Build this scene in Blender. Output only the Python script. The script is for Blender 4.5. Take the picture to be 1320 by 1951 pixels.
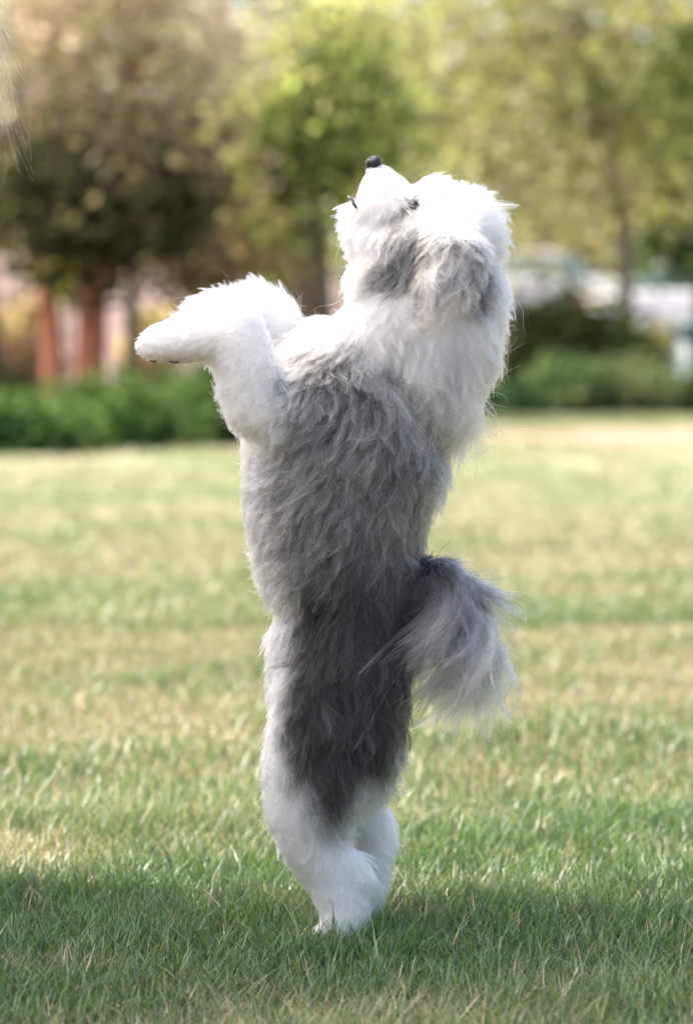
import bpy, bmesh, math
import numpy as np
from mathutils import Vector, Matrix, kdtree

for _o in list(bpy.data.objects):
    bpy.data.objects.remove(_o)
R = math.radians
rng = np.random.default_rng(11)
SC = bpy.context.scene
COL = SC.collection

# ------------------------------------------------------------------ camera
# One photograph pixel is half a millimetre at the dog's distance.
S = 0.0005
CX, CY, FEET, HOR = 660.0, 975.5, 1797.0, 690.0
DIST = 2.6
EYE = (FEET - HOR) * S
ZC = (FEET - CY) * S
cam_d = bpy.data.cameras.new('camera')
cam = bpy.data.objects.new('camera', cam_d)
COL.objects.link(cam)
cam.location = (0, -DIST, EYE)
PITCH = math.atan2(EYE - ZC, DIST)
cam.rotation_euler = (math.pi / 2 - PITCH, 0, 0)
cam_d.sensor_fit = 'VERTICAL'
cam_d.sensor_height = 36.0
cam_d.lens = 36.0 * math.hypot(DIST, EYE - ZC) / (1951 * S)
cam_d.clip_start = 0.05
cam_d.clip_end = 600
cam_d.dof.use_dof = True
cam_d.dof.focus_distance = DIST - 0.045
cam_d.dof.aperture_fstop = 4.5
cam_d.dof.aperture_blades = 0
SC.camera = cam

# ------------------------------------------------------------------ sky, sun, exposure
SUN_EL, SUN_AZ = R(60), R(-80)          # azimuth from +Y towards +X
TO_SUN = Vector((math.sin(SUN_AZ) * math.cos(SUN_EL), math.cos(SUN_AZ) * math.cos(SUN_EL), math.sin(SUN_EL)))
world = bpy.data.worlds.new('World')
SC.world = world
world.use_nodes = True
wn = world.node_tree
bg = wn.nodes['Background']
sky = wn.nodes.new('ShaderNodeTexSky')
sky.sky_type = 'NISHITA'
sky.sun_disc = False
sky.sun_elevation = SUN_EL
sky.sun_rotation = SUN_AZ
sky.air_density = 0.8
sky.dust_density = 5.0
sky.ozone_density = 0.6
wn.links.new(sky.outputs[0], bg.inputs[0])
bg.inputs[1].default_value = 0.15
sun_d = bpy.data.lights.new('sun', 'SUN')
sun_d.energy = 2.2
sun_d.angle = R(0.6)
sun_d.color = (1.0, 0.985, 0.965)
sun = bpy.data.objects.new('sun', sun_d)
COL.objects.link(sun)
sun.rotation_euler = TO_SUN.to_track_quat('Z', 'Y').to_euler()
sun.location = (-3, 6, 12)
SC.view_settings.view_transform = 'Standard'
SC.view_settings.look = 'None'
SC.view_settings.exposure = 1.97
SC.view_settings.gamma = 1.0
SC.view_settings.use_curve_mapping = False
SC.view_settings.use_white_balance = True      # set for open shade
SC.view_settings.white_balance_temperature = 7100
SC.view_settings.white_balance_tint = 10
SC.cycles.max_bounces = 12
SC.cycles.diffuse_bounces = 4
SC.cycles.glossy_bounces = 8
SC.cycles.transmission_bounces = 12
SC.cycles.transparent_max_bounces = 8
SC.cycles_curves.shape = 'RIBBONS'

# ------------------------------------------------------------------ helpers
def P(px, py, dep=0.0):
    """dog space: photograph-scale millimetre grid -> metres"""
    return Vector(((px - CX) * S, dep * S, (FEET - py) * S))

def lateral(px, y):
    return (px - CX) * S * (y + DIST) / DIST

def height(py, y):
    return EYE + (HOR - py) * S * (y + DIST) / DIST

def snoise(p, scale, seed, octaves=3):
    """cheap smooth noise, about -1..1; p is (N,3)"""
    r = np.random.default_rng(seed)
    out = np.zeros(len(p))
    amp, tot = 1.0, 0.0
    for o in range(octaves):
        acc = np.zeros(len(p))
        for k in range(6):
            d = r.normal(size=3); d /= np.linalg.norm(d)
            f = scale * (2 ** o) * r.uniform(.7, 1.4)
            acc += np.sin(p @ d * f * 6.283 + r.uniform(0, 6.283))
        out += amp * acc / 2.6
        tot += amp
        amp *= 0.55
    return np.clip(out / tot, -1.4, 1.4)

def mesh_np(name, verts, faces_flat, loop_totals, cols=None, smooth=False):
    me = bpy.data.meshes.new(name)
    verts = np.ascontiguousarray(verts, dtype=np.float32)
    faces_flat = np.ascontiguousarray(faces_flat, dtype=np.int32).ravel()
    loop_totals = np.ascontiguousarray(loop_totals, dtype=np.int32)
    me.vertices.add(len(verts)); me.vertices.foreach_set('co', verts.ravel())
    me.loops.add(len(faces_flat)); me.loops.foreach_set('vertex_index', faces_flat)
    me.polygons.add(len(loop_totals))
    st = np.concatenate([[0], np.cumsum(loop_totals)[:-1]]).astype(np.int32)
    me.polygons.foreach_set('loop_start', st)
    me.polygons.foreach_set('loop_total', loop_totals)
    if smooth:
        me.polygons.foreach_set('use_smooth', np.ones(len(loop_totals), dtype=bool))
    me.update(calc_edges=True)
    if cols is not None:
        a = me.attributes.new('col', 'FLOAT_COLOR', 'POINT')
        c = np.ones((len(verts), 4), dtype=np.float32); c[:, :3] = cols
        a.data.foreach_set('color', c.ravel())
    return me

def link(name, data, mat=None, parent=None, **props):
    o = bpy.data.objects.new(name, data)
    COL.objects.link(o)
    if mat is not None:
        data.materials.clear(); data.materials.append(mat)
    if parent is not None:
        o.parent = parent
    for k, v in props.items():
        o[k] = v
    return o

def root(name, loc, label, cat, group=None):
    o = bpy.data.objects.new(name, None)
    o.empty_display_size = 0.1
    COL.objects.link(o)
    o.location = loc
    o['label'] = label; o['category'] = cat
    if group: o['group'] = group
    return o

def child(name, data, mat, parent, **props):
    """data is in world space; the parent Empty is only translated"""
    o = link(name, data, mat, parent, **props)
    o.matrix_parent_inverse = Matrix.Translation(-Vector(parent.location))
    return o

def new_mat(name):
    m = bpy.data.materials.new(name); m.use_nodes = True
    nt = m.node_tree
    b = nt.nodes['Principled BSDF']
    return m, nt, b

def flat_mat(name, col, rough=0.6, noise=0.25, scale=30.0, bump=0.0):
    m, nt, b = new_mat(name)
    tc = nt.nodes.new('ShaderNodeTexCoord')
    n = nt.nodes.new('ShaderNodeTexNoise'); n.inputs['Scale'].default_value = scale; n.inputs['Detail'].default_value = 5
    nt.links.new(tc.outputs['Object'], n.inputs['Vector'])
    mx = nt.nodes.new('ShaderNodeMix'); mx.data_type = 'RGBA'
    c = np.array(col)
    mx.inputs[6].default_value = (*(c * (1 - noise)), 1)
    mx.inputs[7].default_value = (*np.clip(c * (1 + noise), 0, 1), 1)
    nt.links.new(n.outputs['Fac'], mx.inputs[0])
    nt.links.new(mx.outputs[2], b.inputs['Base Color'])
    b.inputs['Roughness'].default_value = rough
    if bump:
        bp = nt.nodes.new('ShaderNodeBump'); bp.inputs['Strength'].default_value = bump
        nt.links.new(n.outputs['Fac'], bp.inputs['Height'])
        nt.links.new(bp.outputs[0], b.inputs['Normal'])
    return m

def leaf_mat(name, transl=0.45, gloss=0.06, tint=(1.15, 1.1, 0.7)):
    m = bpy.data.materials.new(name); m.use_nodes = True
    nt = m.node_tree; nt.nodes.clear()
    out = nt.nodes.new('ShaderNodeOutputMaterial')
    at = nt.nodes.new('ShaderNodeAttribute'); at.attribute_name = 'col'
    df = nt.nodes.new('ShaderNodeBsdfDiffuse')
    tr = nt.nodes.new('ShaderNodeBsdfTranslucent')
    mul = nt.nodes.new('ShaderNodeMix'); mul.data_type = 'RGBA'; mul.blend_type = 'MULTIPLY'
    mul.inputs[0].default_value = 1.0
    mul.inputs[7].default_value = (*tint, 1)
    nt.links.new(at.outputs['Color'], mul.inputs[6])
    nt.links.new(at.outputs['Color'], df.inputs['Color'])
    nt.links.new(mul.outputs[2], tr.inputs['Color'])
    mx = nt.nodes.new('ShaderNodeMixShader'); mx.inputs[0].default_value = transl
    nt.links.new(df.outputs[0], mx.inputs[1]); nt.links.new(tr.outputs[0], mx.inputs[2])
    gl = nt.nodes.new('ShaderNodeBsdfGlossy'); gl.inputs['Roughness'].default_value = 0.38
    gl.inputs['Color'].default_value = (1, 1, 1, 1)
    m2 = nt.nodes.new('ShaderNodeMixShader'); m2.inputs[0].default_value = gloss
    nt.links.new(mx.outputs[0], m2.inputs[1]); nt.links.new(gl.outputs[0], m2.inputs[2])
    nt.links.new(m2.outputs[0], out.inputs['Surface'])
    return m

def tube(path, radii, sides=8):
    """tapered tube verts/faces along a polyline"""
    path = [Vector(p) for p in path]
    V, F = [], []
    n = len(path)
    for i, p in enumerate(path):
        t = (path[min(i + 1, n - 1)] - path[max(i - 1, 0)]).normalized()
        a = t.orthogonal().normalized() if i == 0 else (a - t * a.dot(t)).normalized()
        b = t.cross(a)
        for k in range(sides):
            w = 2 * math.pi * k / sides
            V.append(p + (a * math.cos(w) + b * math.sin(w)) * radii[i])
    for i in range(n - 1):
        for k in range(sides):
            k2 = (k + 1) % sides
            F.append((i * sides + k, i * sides + k2, (i + 1) * sides + k2, (i + 1) * sides + k))
    F.append(tuple(range(sides))[::-1])
    F.append(tuple(range((n - 1) * sides, n * sides)))
    return V, F

def tubes_mesh(name, tubes):
    V, F = [], []
    for v, f in tubes:
        o = len(V); V += v
        F += [tuple(i + o for i in q) for q in f]
    me = bpy.data.meshes.new(name)
    me.from_pydata([tuple(v) for v in V], [], F)
    me.polygons.foreach_set('use_smooth', np.ones(len(me.polygons), dtype=bool))
    return me

def wiggle(a, b, n, amp, r):
    a, b = np.array(a, float), np.array(b, float)
    pts = []
    for i in range(n + 1):
        t = i / n
        p = a * (1 - t) + b * t
        if 0 < i: p = p + r.normal(size=3) * amp * (0.4 + t)
        pts.append(p)
    return pts

# ------------------------------------------------------------------ materials
M_LEAF = leaf_mat('leaf', 0.6, 0.0, (1.2, 1.17, .85))
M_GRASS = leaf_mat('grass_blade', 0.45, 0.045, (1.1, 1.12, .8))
M_BARK_RED = flat_mat('bark_red', (.40, .15, .085), .9, .45, 9, .5)
M_BARK = flat_mat('bark', (.10, .075, .055), .9, .4, 12, .5)
M_BARK_PALE = flat_mat('bark_pale', (.2, .155, .12), .9, .4, 12, .5)

# ------------------------------------------------------------------ ground
def terrain(x, y):
    t = np.clip((y - 27) / 30.0, 0, 1)
    t = t * t * (3 - 2 * t)
    left = 1 / (1 + np.exp((x - 0.5) * 0.5))
    return t * (1.0 + 2.4 * left) + np.clip((y - 57) / 200, 0, 1) * 6

def ground_material():
    m, nt, b = new_mat('ground_soil')
    geo = nt.nodes.new('ShaderNodeNewGeometry')
    sep = nt.nodes.new('ShaderNodeSeparateXYZ'); nt.links.new(geo.outputs['Position'], sep.inputs[0])
    n1 = nt.nodes.new('ShaderNodeTexNoise'); n1.inputs['Scale'].default_value = 0.9; n1.inputs['Detail'].default_value = 6
    n2 = nt.nodes.new('ShaderNodeTexNoise'); n2.inputs['Scale'].default_value = 60; n2.inputs['Detail'].default_value = 6
    for n in (n1, n2): nt.links.new(geo.outputs['Position'], n.inputs['Vector'])
    thatch = nt.nodes.new('ShaderNodeValToRGB')
    thatch.color_ramp.elements[0].color = (.035, .03, .014, 1); thatch.color_ramp.elements[0].position = .3
    thatch.color_ramp.elements[1].color = (.22, .17, .09, 1); thatch.color_ramp.elements[1].position = .72
    nt.links.new(n2.outputs['Fac'], thatch.inputs[0])
    turf = nt.nodes.new('ShaderNodeValToRGB')
    turf.color_ramp.elements[0].color = (.10, .14, .055, 1); turf.color_ramp.elements[0].position = .38
    turf.color_ramp.elements[1].color = (.22, .20, .125, 1); turf.color_ramp.elements[1].position = .62
    nt.links.new(n1.outputs['Fac'], turf.inputs[0])
    soil = nt.nodes.new('ShaderNodeValToRGB')
    soil.color_ramp.elements[0].color = (.125, .082, .07, 1); soil.color_ramp.elements[0].position = .35
    soil.color_ramp.elements[1].color = (.20, .145, .135, 1); soil.color_ramp.elements[1].position = .65
    nt.links.new(n1.outputs['Fac'], soil.inputs[0])
    def ramp(src, lo, hi):
        mr = nt.nodes.new('ShaderNodeMapRange'); mr.inputs[1].default_value = lo; mr.inputs[2].default_value = hi
        mr.interpolation_type = 'SMOOTHSTEP'
        nt.links.new(src, mr.inputs[0]); return mr.outputs[0]
    def mix(f, a, c):
        mx = nt.nodes.new('ShaderNodeMix'); mx.data_type = 'RGBA'
        nt.links.new(f, mx.inputs[0]); nt.links.new(a, mx.inputs[6]); nt.links.new(c, mx.inputs[7]); return mx.outputs[2]
    # the lawn's far edge runs away to the right
    edge = nt.nodes.new('ShaderNodeMath'); edge.operation = 'MULTIPLY_ADD'
    edge.inputs[1].default_value = -1.35
    nt.links.new(sep.outputs['X'], edge.inputs[0]); nt.links.new(sep.outputs['Y'], edge.inputs[2])
    c = mix(ramp(sep.outputs['Y'], 3, 10), thatch.outputs[0], turf.outputs[0])
    c = mix(ramp(edge.outputs[0], 19.0, 20.5), c, soil.outputs[0])
    nt.links.new(c, b.inputs['Base Color'])
    b.inputs['Roughness'].default_value = 0.95
    bp = nt.nodes.new('ShaderNodeBump'); bp.inputs['Strength'].default_value = .6; bp.inputs['Distance'].default_value = .02
    nt.links.new(n2.outputs['Fac'], bp.inputs['Height']); nt.links.new(bp.outputs[0], b.inputs['Normal'])
    return m

xs = np.concatenate([np.linspace(-250, -20, 14), np.linspace(-18, 18, 40), np.linspace(20, 250, 14)])
ys = np.concatenate([np.linspace(-250, -6, 12), np.linspace(-4, 70, 60), np.linspace(75, 400, 14)])
gx, gy = np.meshgrid(xs, ys)
gv = np.stack([gx.ravel(), gy.ravel(), terrain(gx.ravel(), gy.ravel()) - 0.004], 1)
nx = len(xs)
idx = np.arange(len(ys) * nx).reshape(len(ys), nx)
gf = np.stack([idx[:-1, :-1], idx[:-1, 1:], idx[1:, 1:], idx[1:, :-1]], -1).reshape(-1, 4)
link('ground', mesh_np('ground', gv, gf, np.full(len(gf), 4), smooth=True), ground_material(), kind='structure')

r = np.random.default_rng(70)
ang = np.linspace(0, 6.2832, 40, endpoint=False)
rr = 1 + .09 * np.sin(3 * ang + 1) + .07 * np.sin(7 * ang) + r.normal(size=40) * .03
pv = np.stack([5.0 + 4.3 * rr * np.cos(ang), 17.6 + 2.5 * rr * np.sin(ang), np.full(40, .001)], 1)
link('worn_path', mesh_np('worn_path', pv, np.arange(40), [40]), flat_mat('worn_earth', (.25, .18, .135), .95, .3, 1.5, .3), kind='structure')

# ------------------------------------------------------------------ grass
def lawn_dry(x, y):
    """0 green .. 1 straw"""
    p = np.stack([x, y, np.zeros_like(x)], 1)
    v = 0.31 + 0.30 * snoise(p, 0.9, 5, 3) + 0.2 * snoise(p, 4.0, 6, 2)
    v += 0.10 * np.clip((y - 1) / 6, 0, 1)
    v -= 0.26 * np.exp(-((y + 0.25) / 0.6) ** 2)  # greener foreground blades, putting part of the shade band into the colour
    v += 0.55 * np.exp(-(((x + .40) / .12) ** 2 + ((y - .42) / .2) ** 2))      # bare spot left of the dog
    v += 0.35 * np.exp(-(((x - .16) / .16) ** 2 + ((y - .22) / .09) ** 2))
    v += 0.9 * np.exp(-(((x - 3.2) / 2.4) ** 2 + ((y - 17.5) / 3.2) ** 2))    # worn strip far right
    return np.clip(v, 0, 1)

GREENS = np.array([[.040, .115, .022], [.063, .16, .03], [.092, .20, .045], [.13, .235, .07], [.055, .13, .05], [.165, .25, .10]])
STRAW = np.array([[.50, .43, .28], [.40, .34, .21], [.56, .50, .36], [.34, .27, .16], [.42, .39, .23]])

def blades(n, ylo, yhi, xmarg, hmean, wmean, segs, r, tuft=0.0, fade=False):
    u = r.random(n)
    y = ylo + (yhi - ylo) * (u ** 1.35 if fade else (np.sqrt(u) if yhi - ylo > 3 else u))
    hw = 0.335 * (y + DIST) / DIST + xmarg
    x = (r.random(n) * 2 - 1) * hw
    if tuft:
        k = n // 14
        tc = np.stack([x[:k], y[:k]], 1)
        j = r.integers(0, k, n)
        mixm = r.random(n) < .62
        x = np.where(mixm, tc[j, 0] + r.normal(size=n) * tuft, x)
        y = np.where(mixm, tc[j, 1] + r.normal(size=n) * tuft, y)
        az_t = r.random(k) * 6.283
    dry = lawn_dry(x, y)
    p3 = np.stack([x, y, x * 0], 1)
    hgt = hmean * np.exp(r.normal(size=n) * .32) * (1 + .32 * snoise(p3, 1.8, 9, 2)) * (1 - .42 * dry)
    isdry = r.random(n) < (0.06 + .70 * dry ** 1.3)
    worn = (((x - 5.0) / 4.2) ** 2 + ((y - 17.6) / 2.4) ** 2 < 1) & (r.random(n) < .85)
    az = r.random(n) * 6.283
    lean = np.abs(r.normal(size=n)) * .36 + .08 + np.where(isdry, .5, 0) * r.random(n)
    bend = r.random(n) * .75 + .1
    wid = wmean * (.65 + .7 * r.random(n)) * np.where(worn, .12, 1)
    face = az + 1.5708 + r.normal(size=n) * .5
    dirx, diry = np.cos(az), np.sin(az)
    wx, wy = np.cos(face), np.sin(face)
    cg = GREENS[r.integers(0, len(GREENS), n)] * (.5 + .95 * r.random((n, 1)) ** 1.3)
    cs = STRAW[r.integers(0, len(STRAW), n)] * (.7 + .5 * r.random((n, 1)))
    yel = np.clip(dry[:, None] * .75 + .1 * r.random((n, 1)), 0, .6)
    cg = cg * (1 - yel) + yel * np.array([.26, .30, .15])
    c = np.where(isdry[:, None], cs, cg)
    rows, cols = [], []
    for s in range(segs + 1):
        t = s / segs
        off = hgt * (np.sin(lean) * t + bend * t * t * .6)
        z = hgt * (np.cos(lean) * t - bend * t * t * .28)
        z = np.maximum(z, 0.002 * t)
        w = wid * (1 - t ** 1.6) * .5
        cxs, cys = x + dirx * off, y + diry * off
        tip = np.where(isdry, 1.0, 1.0)[:, None]
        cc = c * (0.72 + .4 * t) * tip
        if s < segs:
            rows += [np.stack([cxs - wx * w, cys - wy * w, z], 1), np.stack([cxs + wx * w, cys + wy * w, z], 1)]
            cols += [cc, cc]
        else:
            rows += [np.stack([cxs, cys, z], 1)]; cols += [cc]
    nv = 2 * segs + 1
    V = np.stack(rows, 1).reshape(-1, 3)
    C = np.stack(cols, 1).reshape(-1, 3)
    base = (np.arange(n) * nv)[:, None]
    fl = []
    for s in range(segs - 1):
        fl.append(np.array([2 * s, 2 * s + 1, 2 * s + 3, 2 * s + 2]))
    tri = np.array([2 * segs - 2, 2 * segs - 1, 2 * segs])
    per = np.concatenate(fl + [tri]) if fl else tri
    F = base + per[None, :]
    LT = np.tile(np.array([4] * (segs - 1) + [3]), n)
    return V, F.ravel(), LT, C

def grass_object(name, parts, label):
    off, Vs, Fs, Ls, Cs = 0, [], [], [], []
    for V, F, L, C in parts:
        Vs.append(V); Fs.append(F + off); Ls.append(L); Cs.append(C); off += len(V)
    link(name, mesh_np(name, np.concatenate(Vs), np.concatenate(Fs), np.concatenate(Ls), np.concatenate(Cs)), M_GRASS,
         kind='stuff', label=label, category='grass')

gr = np.random.default_rng(3)
grass_object('lawn_grass', [
    blades(140000, -0.5, 0.75, 0.45, .029, .0016, 3, gr, .012),
    blades(125000, .6, 4.5, 1.0, .028, .0023, 2, gr, .018, True),
    blades(90000, 3.2, 11.0, 2.2, .033, .0048, 2, gr, .03, True),
    blades(1500, -.13, -.035, -.245, .036, .0018, 3, gr),
    blades(95000, 9.0, 26.0, 6.0, .045, .012, 1, gr, .06),
], 'short lawn of green and straw coloured grass blades')

# ------------------------------------------------------------------ trees and shrubs
def crown_mesh(name, blobs, nclump, per, leaf, spread, palette, seed, shell=.55, droop=0.0, up=0.0, cvar=.28, sweep=None):
    """leaf quads gathered in clumps spread through ellipsoid blobs ((centre),(radii))"""
    r = np.random.default_rng(seed)
    vol = np.array([b[1][0] * b[1][1] * b[1][2] for b in blobs]) ** .75
    bi = r.choice(len(blobs), nclump, p=vol / vol.sum())
    d = r.normal(size=(nclump, 3)); d /= np.linalg.norm(d, axis=1)[:, None]
    rad = shell + (1 - shell) * r.random(nclump) ** .7
    rad = np.where(r.random(nclump) < .25, r.random(nclump), rad)
    cen = np.array([blobs[i][0] for i in bi]) + d * rad[:, None] * np.array([blobs[i][1] for i in bi])
    cen += r.normal(size=cen.shape) * spread * .6
    pal = np.array(palette)
    pr = snoise(cen, .35, seed + 1, 2) * .5 + .5 + r.normal(size=nclump) * .17
    pi = np.clip((pr * len(pal)).astype(int), 0, len(pal) - 1)
    ccol = pal[pi] * np.exp(r.normal(size=(nclump, 1)) * cvar)
    n = nclump * per
    ci = np.repeat(np.arange(nclump), per)
    g = r.normal(size=(n, 3)) * spread * (.6 + .8 * r.random((nclump, 1)))[ci]
    if droop:
        g[:, 2] = g[:, 2] * 1.5 - droop * np.abs(r.normal(size=n)) * spread
    if sweep is not None:
        g += np.array(sweep)[None] * (r.random(n) * 1.5 - .5)[:, None]
    pos = cen[ci] + g
    nrm = r.normal(size=(n, 3)); nrm[:, 2] += up; nrm /= np.linalg.norm(nrm, axis=1)[:, None]
    a = np.cross(nrm, r.normal(size=(n, 3))); a /= np.linalg.norm(a, axis=1)[:, None]
    b = np.cross(nrm, a)
    L = leaf * (.6 + .8 * r.random((n, 1)))
    pos[:, 2] = np.maximum(pos[:, 2], .03 + terrain(pos[:, 0], pos[:, 1]))
    q = np.stack([pos - a * L * .5, pos + b * L * .3 - a * L * .05, pos + a * L * .55, pos - b * L * .3 - a * L * .05], 1)
    col = np.repeat(ccol[ci] * (.8 + .4 * r.random((n, 1))), 4, axis=0)
    return mesh_np(name, q.reshape(-1, 3), np.arange(n * 4), np.full(n, 4), np.clip(col, 0.004, .8))

def tree(name, label, base, trunks, limbs, blobs, palette, seed, bark, nclump=260, per=24, leaf=.10, spread=.16,
         cat='tree', group=None, sides=9, **kw):
    b = Vector(base)
    t = root(name, b, label, cat, group)
    r = np.random.default_rng(seed)
    tb = []
    for path, radii in trunks:
        tb.append(tube(path, radii, sides))
    top = trunks[0][0][-1]
    for i in range(limbs):
        bl = blobs[i % len(blobs)]
        src_path = trunks[i % len(trunks)][0]
        k = r.integers(max(1, len(src_path) // 2), len(src_path))
        d = r.normal(size=3); d /= np.linalg.norm(d)
        tgt = np.array(bl[0]) + d * np.array(bl[1]) * .7
        pts = wiggle(src_path[k], tgt, 5, np.linalg.norm(np.array(bl[1])) * .04, r)
        r0 = trunks[i % len(trunks)][1][k] * .55
        tb.append(tube(pts, list(np.linspace(r0, r0 * .15, 6)), 6))
    child('trunk', tubes_mesh('trunk', tb), bark, t)
    child('crown', crown_mesh('crown', blobs, nclump, per, leaf, spread, palette, seed, **kw), M_LEAF, t)
    return t

def pb(px, py, y, rx, ry=None, rd=None):
    """ellipsoid seen at that spot of the photograph when it stands y metres beyond the dog"""
    k = S * (y + DIST) / DIST
    ry = rx if ry is None else ry
    rd = rx * .5 if rd is None else rd
    return ((lateral(px, y), y, height(py, y)), (rx * k, rd * k, ry * k))

def px_path(pts, y):
    return [(lateral(a, y), y + (c[0] if c else 0), height(b, y)) for a, b, *c in pts]

def G(x, y):
    return float(terrain(np.array([x]), np.array([y]))[0])

MAUVE = [[.26, .23, .17], [.40, .32, .29], [.52, .43, .41], [.46, .44, .30], [.60, .50, .49]]
DARKG = [[.018, .03, .012], [.03, .045, .018], [.05, .065, .025], [.045, .06, .03]]
LIME = [[.10, .15, .05], [.17, .23, .08], [.24, .31, .11], [.33, .37, .16], [.26, .28, .14], [.38, .36, .24]]
OLIVE = [[.24, .26, .09], [.40, .41, .16], [.50, .49, .22], [.56, .50, .30], [.32, .33, .12], [.52, .40, .30]]
BEIGE = [[.30, .23, .14], [.42, .34, .21], [.50, .38, .30], [.33, .29, .12]]
SHRUB = [[.045, .085, .032], [.068, .12, .045], [.10, .165, .06], [.15, .205, .085]]
JUNI = [[.05, .09, .045], [.08, .125, .06], [.11, .155, .08], [.15, .19, .10]]

# left: two reddish stems under a dark, mauve-topped crown
y = 19.5
tree('flowering_tree', 'tree with reddish stems and dull mauve and dark green crown, at left', (lateral(140, y), y, 0),
     [(px_path([(165, 840), (172, 740), (178, 600), (185, 480), (205, 360), (230, 200), (250, 60)], y), [.15, .135, .125, .12, .10, .07, .035]),
      (px_path([(108, 840), (104, 740), (98, 600), (84, 490), (60, 380), (30, 240)], y), [.10, .09, .08, .07, .05, .03])],
     16, [pb(90, 120, y, 210, 150), pb(290, 130, y, 190, 150), pb(200, -120, y, 300, 170), pb(-130, 60, y, 120, 130), pb(200, 230, y, 180, 50), pb(400, 270, y, 60, 50)],
     MAUVE, 21, M_BARK_RED, nclump=270, per=20, leaf=.11, spread=.2, shell=.3)
y = 18.9  # dark leaves stand in for the shaded underside of the mauve crown
tree('shaded_underside', 'dark leaf mass standing in for the shaded crown underside at left', (lateral(210, y), y, 0),
     [(px_path([(250, 815), (252, 640), (255, 500), (250, 380)], y), [.06, .055, .05, .03])],
     10, [pb(110, 375, y, 90, 42), pb(280, 360, y, 90, 65), pb(200, 390, y, 130, 40), pb(330, 330, y, 55, 50), pb(320, 425, y, 45, 35)],
     [[.025, .032, .016], [.045, .055, .028], [.08, .085, .045], [.06, .065, .038], [.17, .145, .10]], 22, M_BARK, nclump=330, per=24, leaf=.11, spread=.24, shell=.1)
y = 24
tree('young_tree', 'small yellow-green sapling behind the reddish stems', (lateral(135, y), y, 0),
     [(px_path([(135, 800), (134, 650), (132, 540)], y), [.02, .017, .01])], 4, [pb(132, 530, y, 40, 32)],
     [[.34, .36, .08], [.42, .40, .10]], 23, M_BARK, nclump=40, per=22, leaf=.08, spread=.08)
# centre: lime green tree on a dark trunk
y = 23.5
tree('lime_green_tree', 'bright lime green tree on a dark trunk behind the dog', (lateral(590, y), y, 0),
     [(px_path([(605, 800), (600, 640), (592, 500), (585, 390), (570, 240), (560, 100)], y), [.22, .2, .18, .16, .10, .05])],
     18, [pb(480, 260, y, 110, 70), pb(560, 170, y, 120, 80), pb(660, 120, y, 110, 90), pb(430, 330, y, 70, 40), pb(590, 300, y, 90, 70), pb(600, 420, y, 60, 70), pb(700, 250, y, 80, 100)],
     LIME, 31, M_BARK, nclump=230, per=20, leaf=.12, spread=.24, shell=.4, cvar=.4)
y = 27
tree('dry_shrub', 'pale beige twiggy shrub beside the dark trunk', (lateral(430, y), y, 0),
     [(px_path([(430, 790), (432, 650), (440, 540), (430, 450)], y), [.05, .045, .04, .02])],
     8, [pb(390, 480, y, 70, 55), pb(480, 430, y, 80, 80), pb(440, 540, y, 110, 50), pb(520, 520, y, 60, 70)],
     BEIGE, 32, M_BARK_PALE, nclump=260, per=20, leaf=.10, spread=.16, shell=.3)
# right: big drooping olive-yellow tree
y = 29.5
tree('drooping_tree', 'large olive-yellow tree with drooping branches, at right', (lateral(1190, y), y, G(lateral(1190, y), y)),
     [(px_path([(1192, 780), (1190, 640), (1188, 500), (1180, 400), (1150, 250), (1100, 80), (1060, -120)], y), [.12, .10, .09, .085, .08, .06, .04])],
     22, [pb(820, 150, y, 190, 110), pb(980, 60, y, 220, 130), pb(1160, 150, y, 190, 160), pb(760, 280, y, 140, 90), pb(930, 290, y, 170, 90), pb(1120, 320, y, 170, 90), pb(1290, 260, y, 150, 170), pb(900, -110, y, 330, 150), pb(1250, -60, y, 250, 160), pb(1250, 400, y, 110, 60), pb(670, 320, y, 90, 60), pb(1080, 420, y, 110, 40), pb(680, 200, y, 90, 60)],
     [[.22, .26, .10], [.40, .45, .19], [.58, .61, .29], [.68, .69, .38], [.70, .68, .47], [.52, .56, .27], [.70, .60, .50], [.28, .32, .13]], 41, M_BARK_PALE, nclump=255, per=30, leaf=.16, spread=.2, shell=.35, droop=.6, cvar=.38, sweep=(-.65, 0, -.42))
y = 32.5
tree('dark_tree', 'dark green tree behind the drooping olive tree, at right edge', (lateral(1330, y), y, G(lateral(1330, y), y)),
     [(px_path([(1345, 770), (1342, 600), (1335, 400), (1320, 150)], y), [.17, .15, .12, .05])],
     10, [pb(1310, 420, y, 80, 80), pb(1330, 300, y, 90, 120), pb(1400, 150, y, 160, 170), pb(1290, 470, y, 60, 40)],
     DARKG + SHRUB[:2], 42, M_BARK, nclump=420, per=24, leaf=.15, spread=.2, shell=.3)
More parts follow.
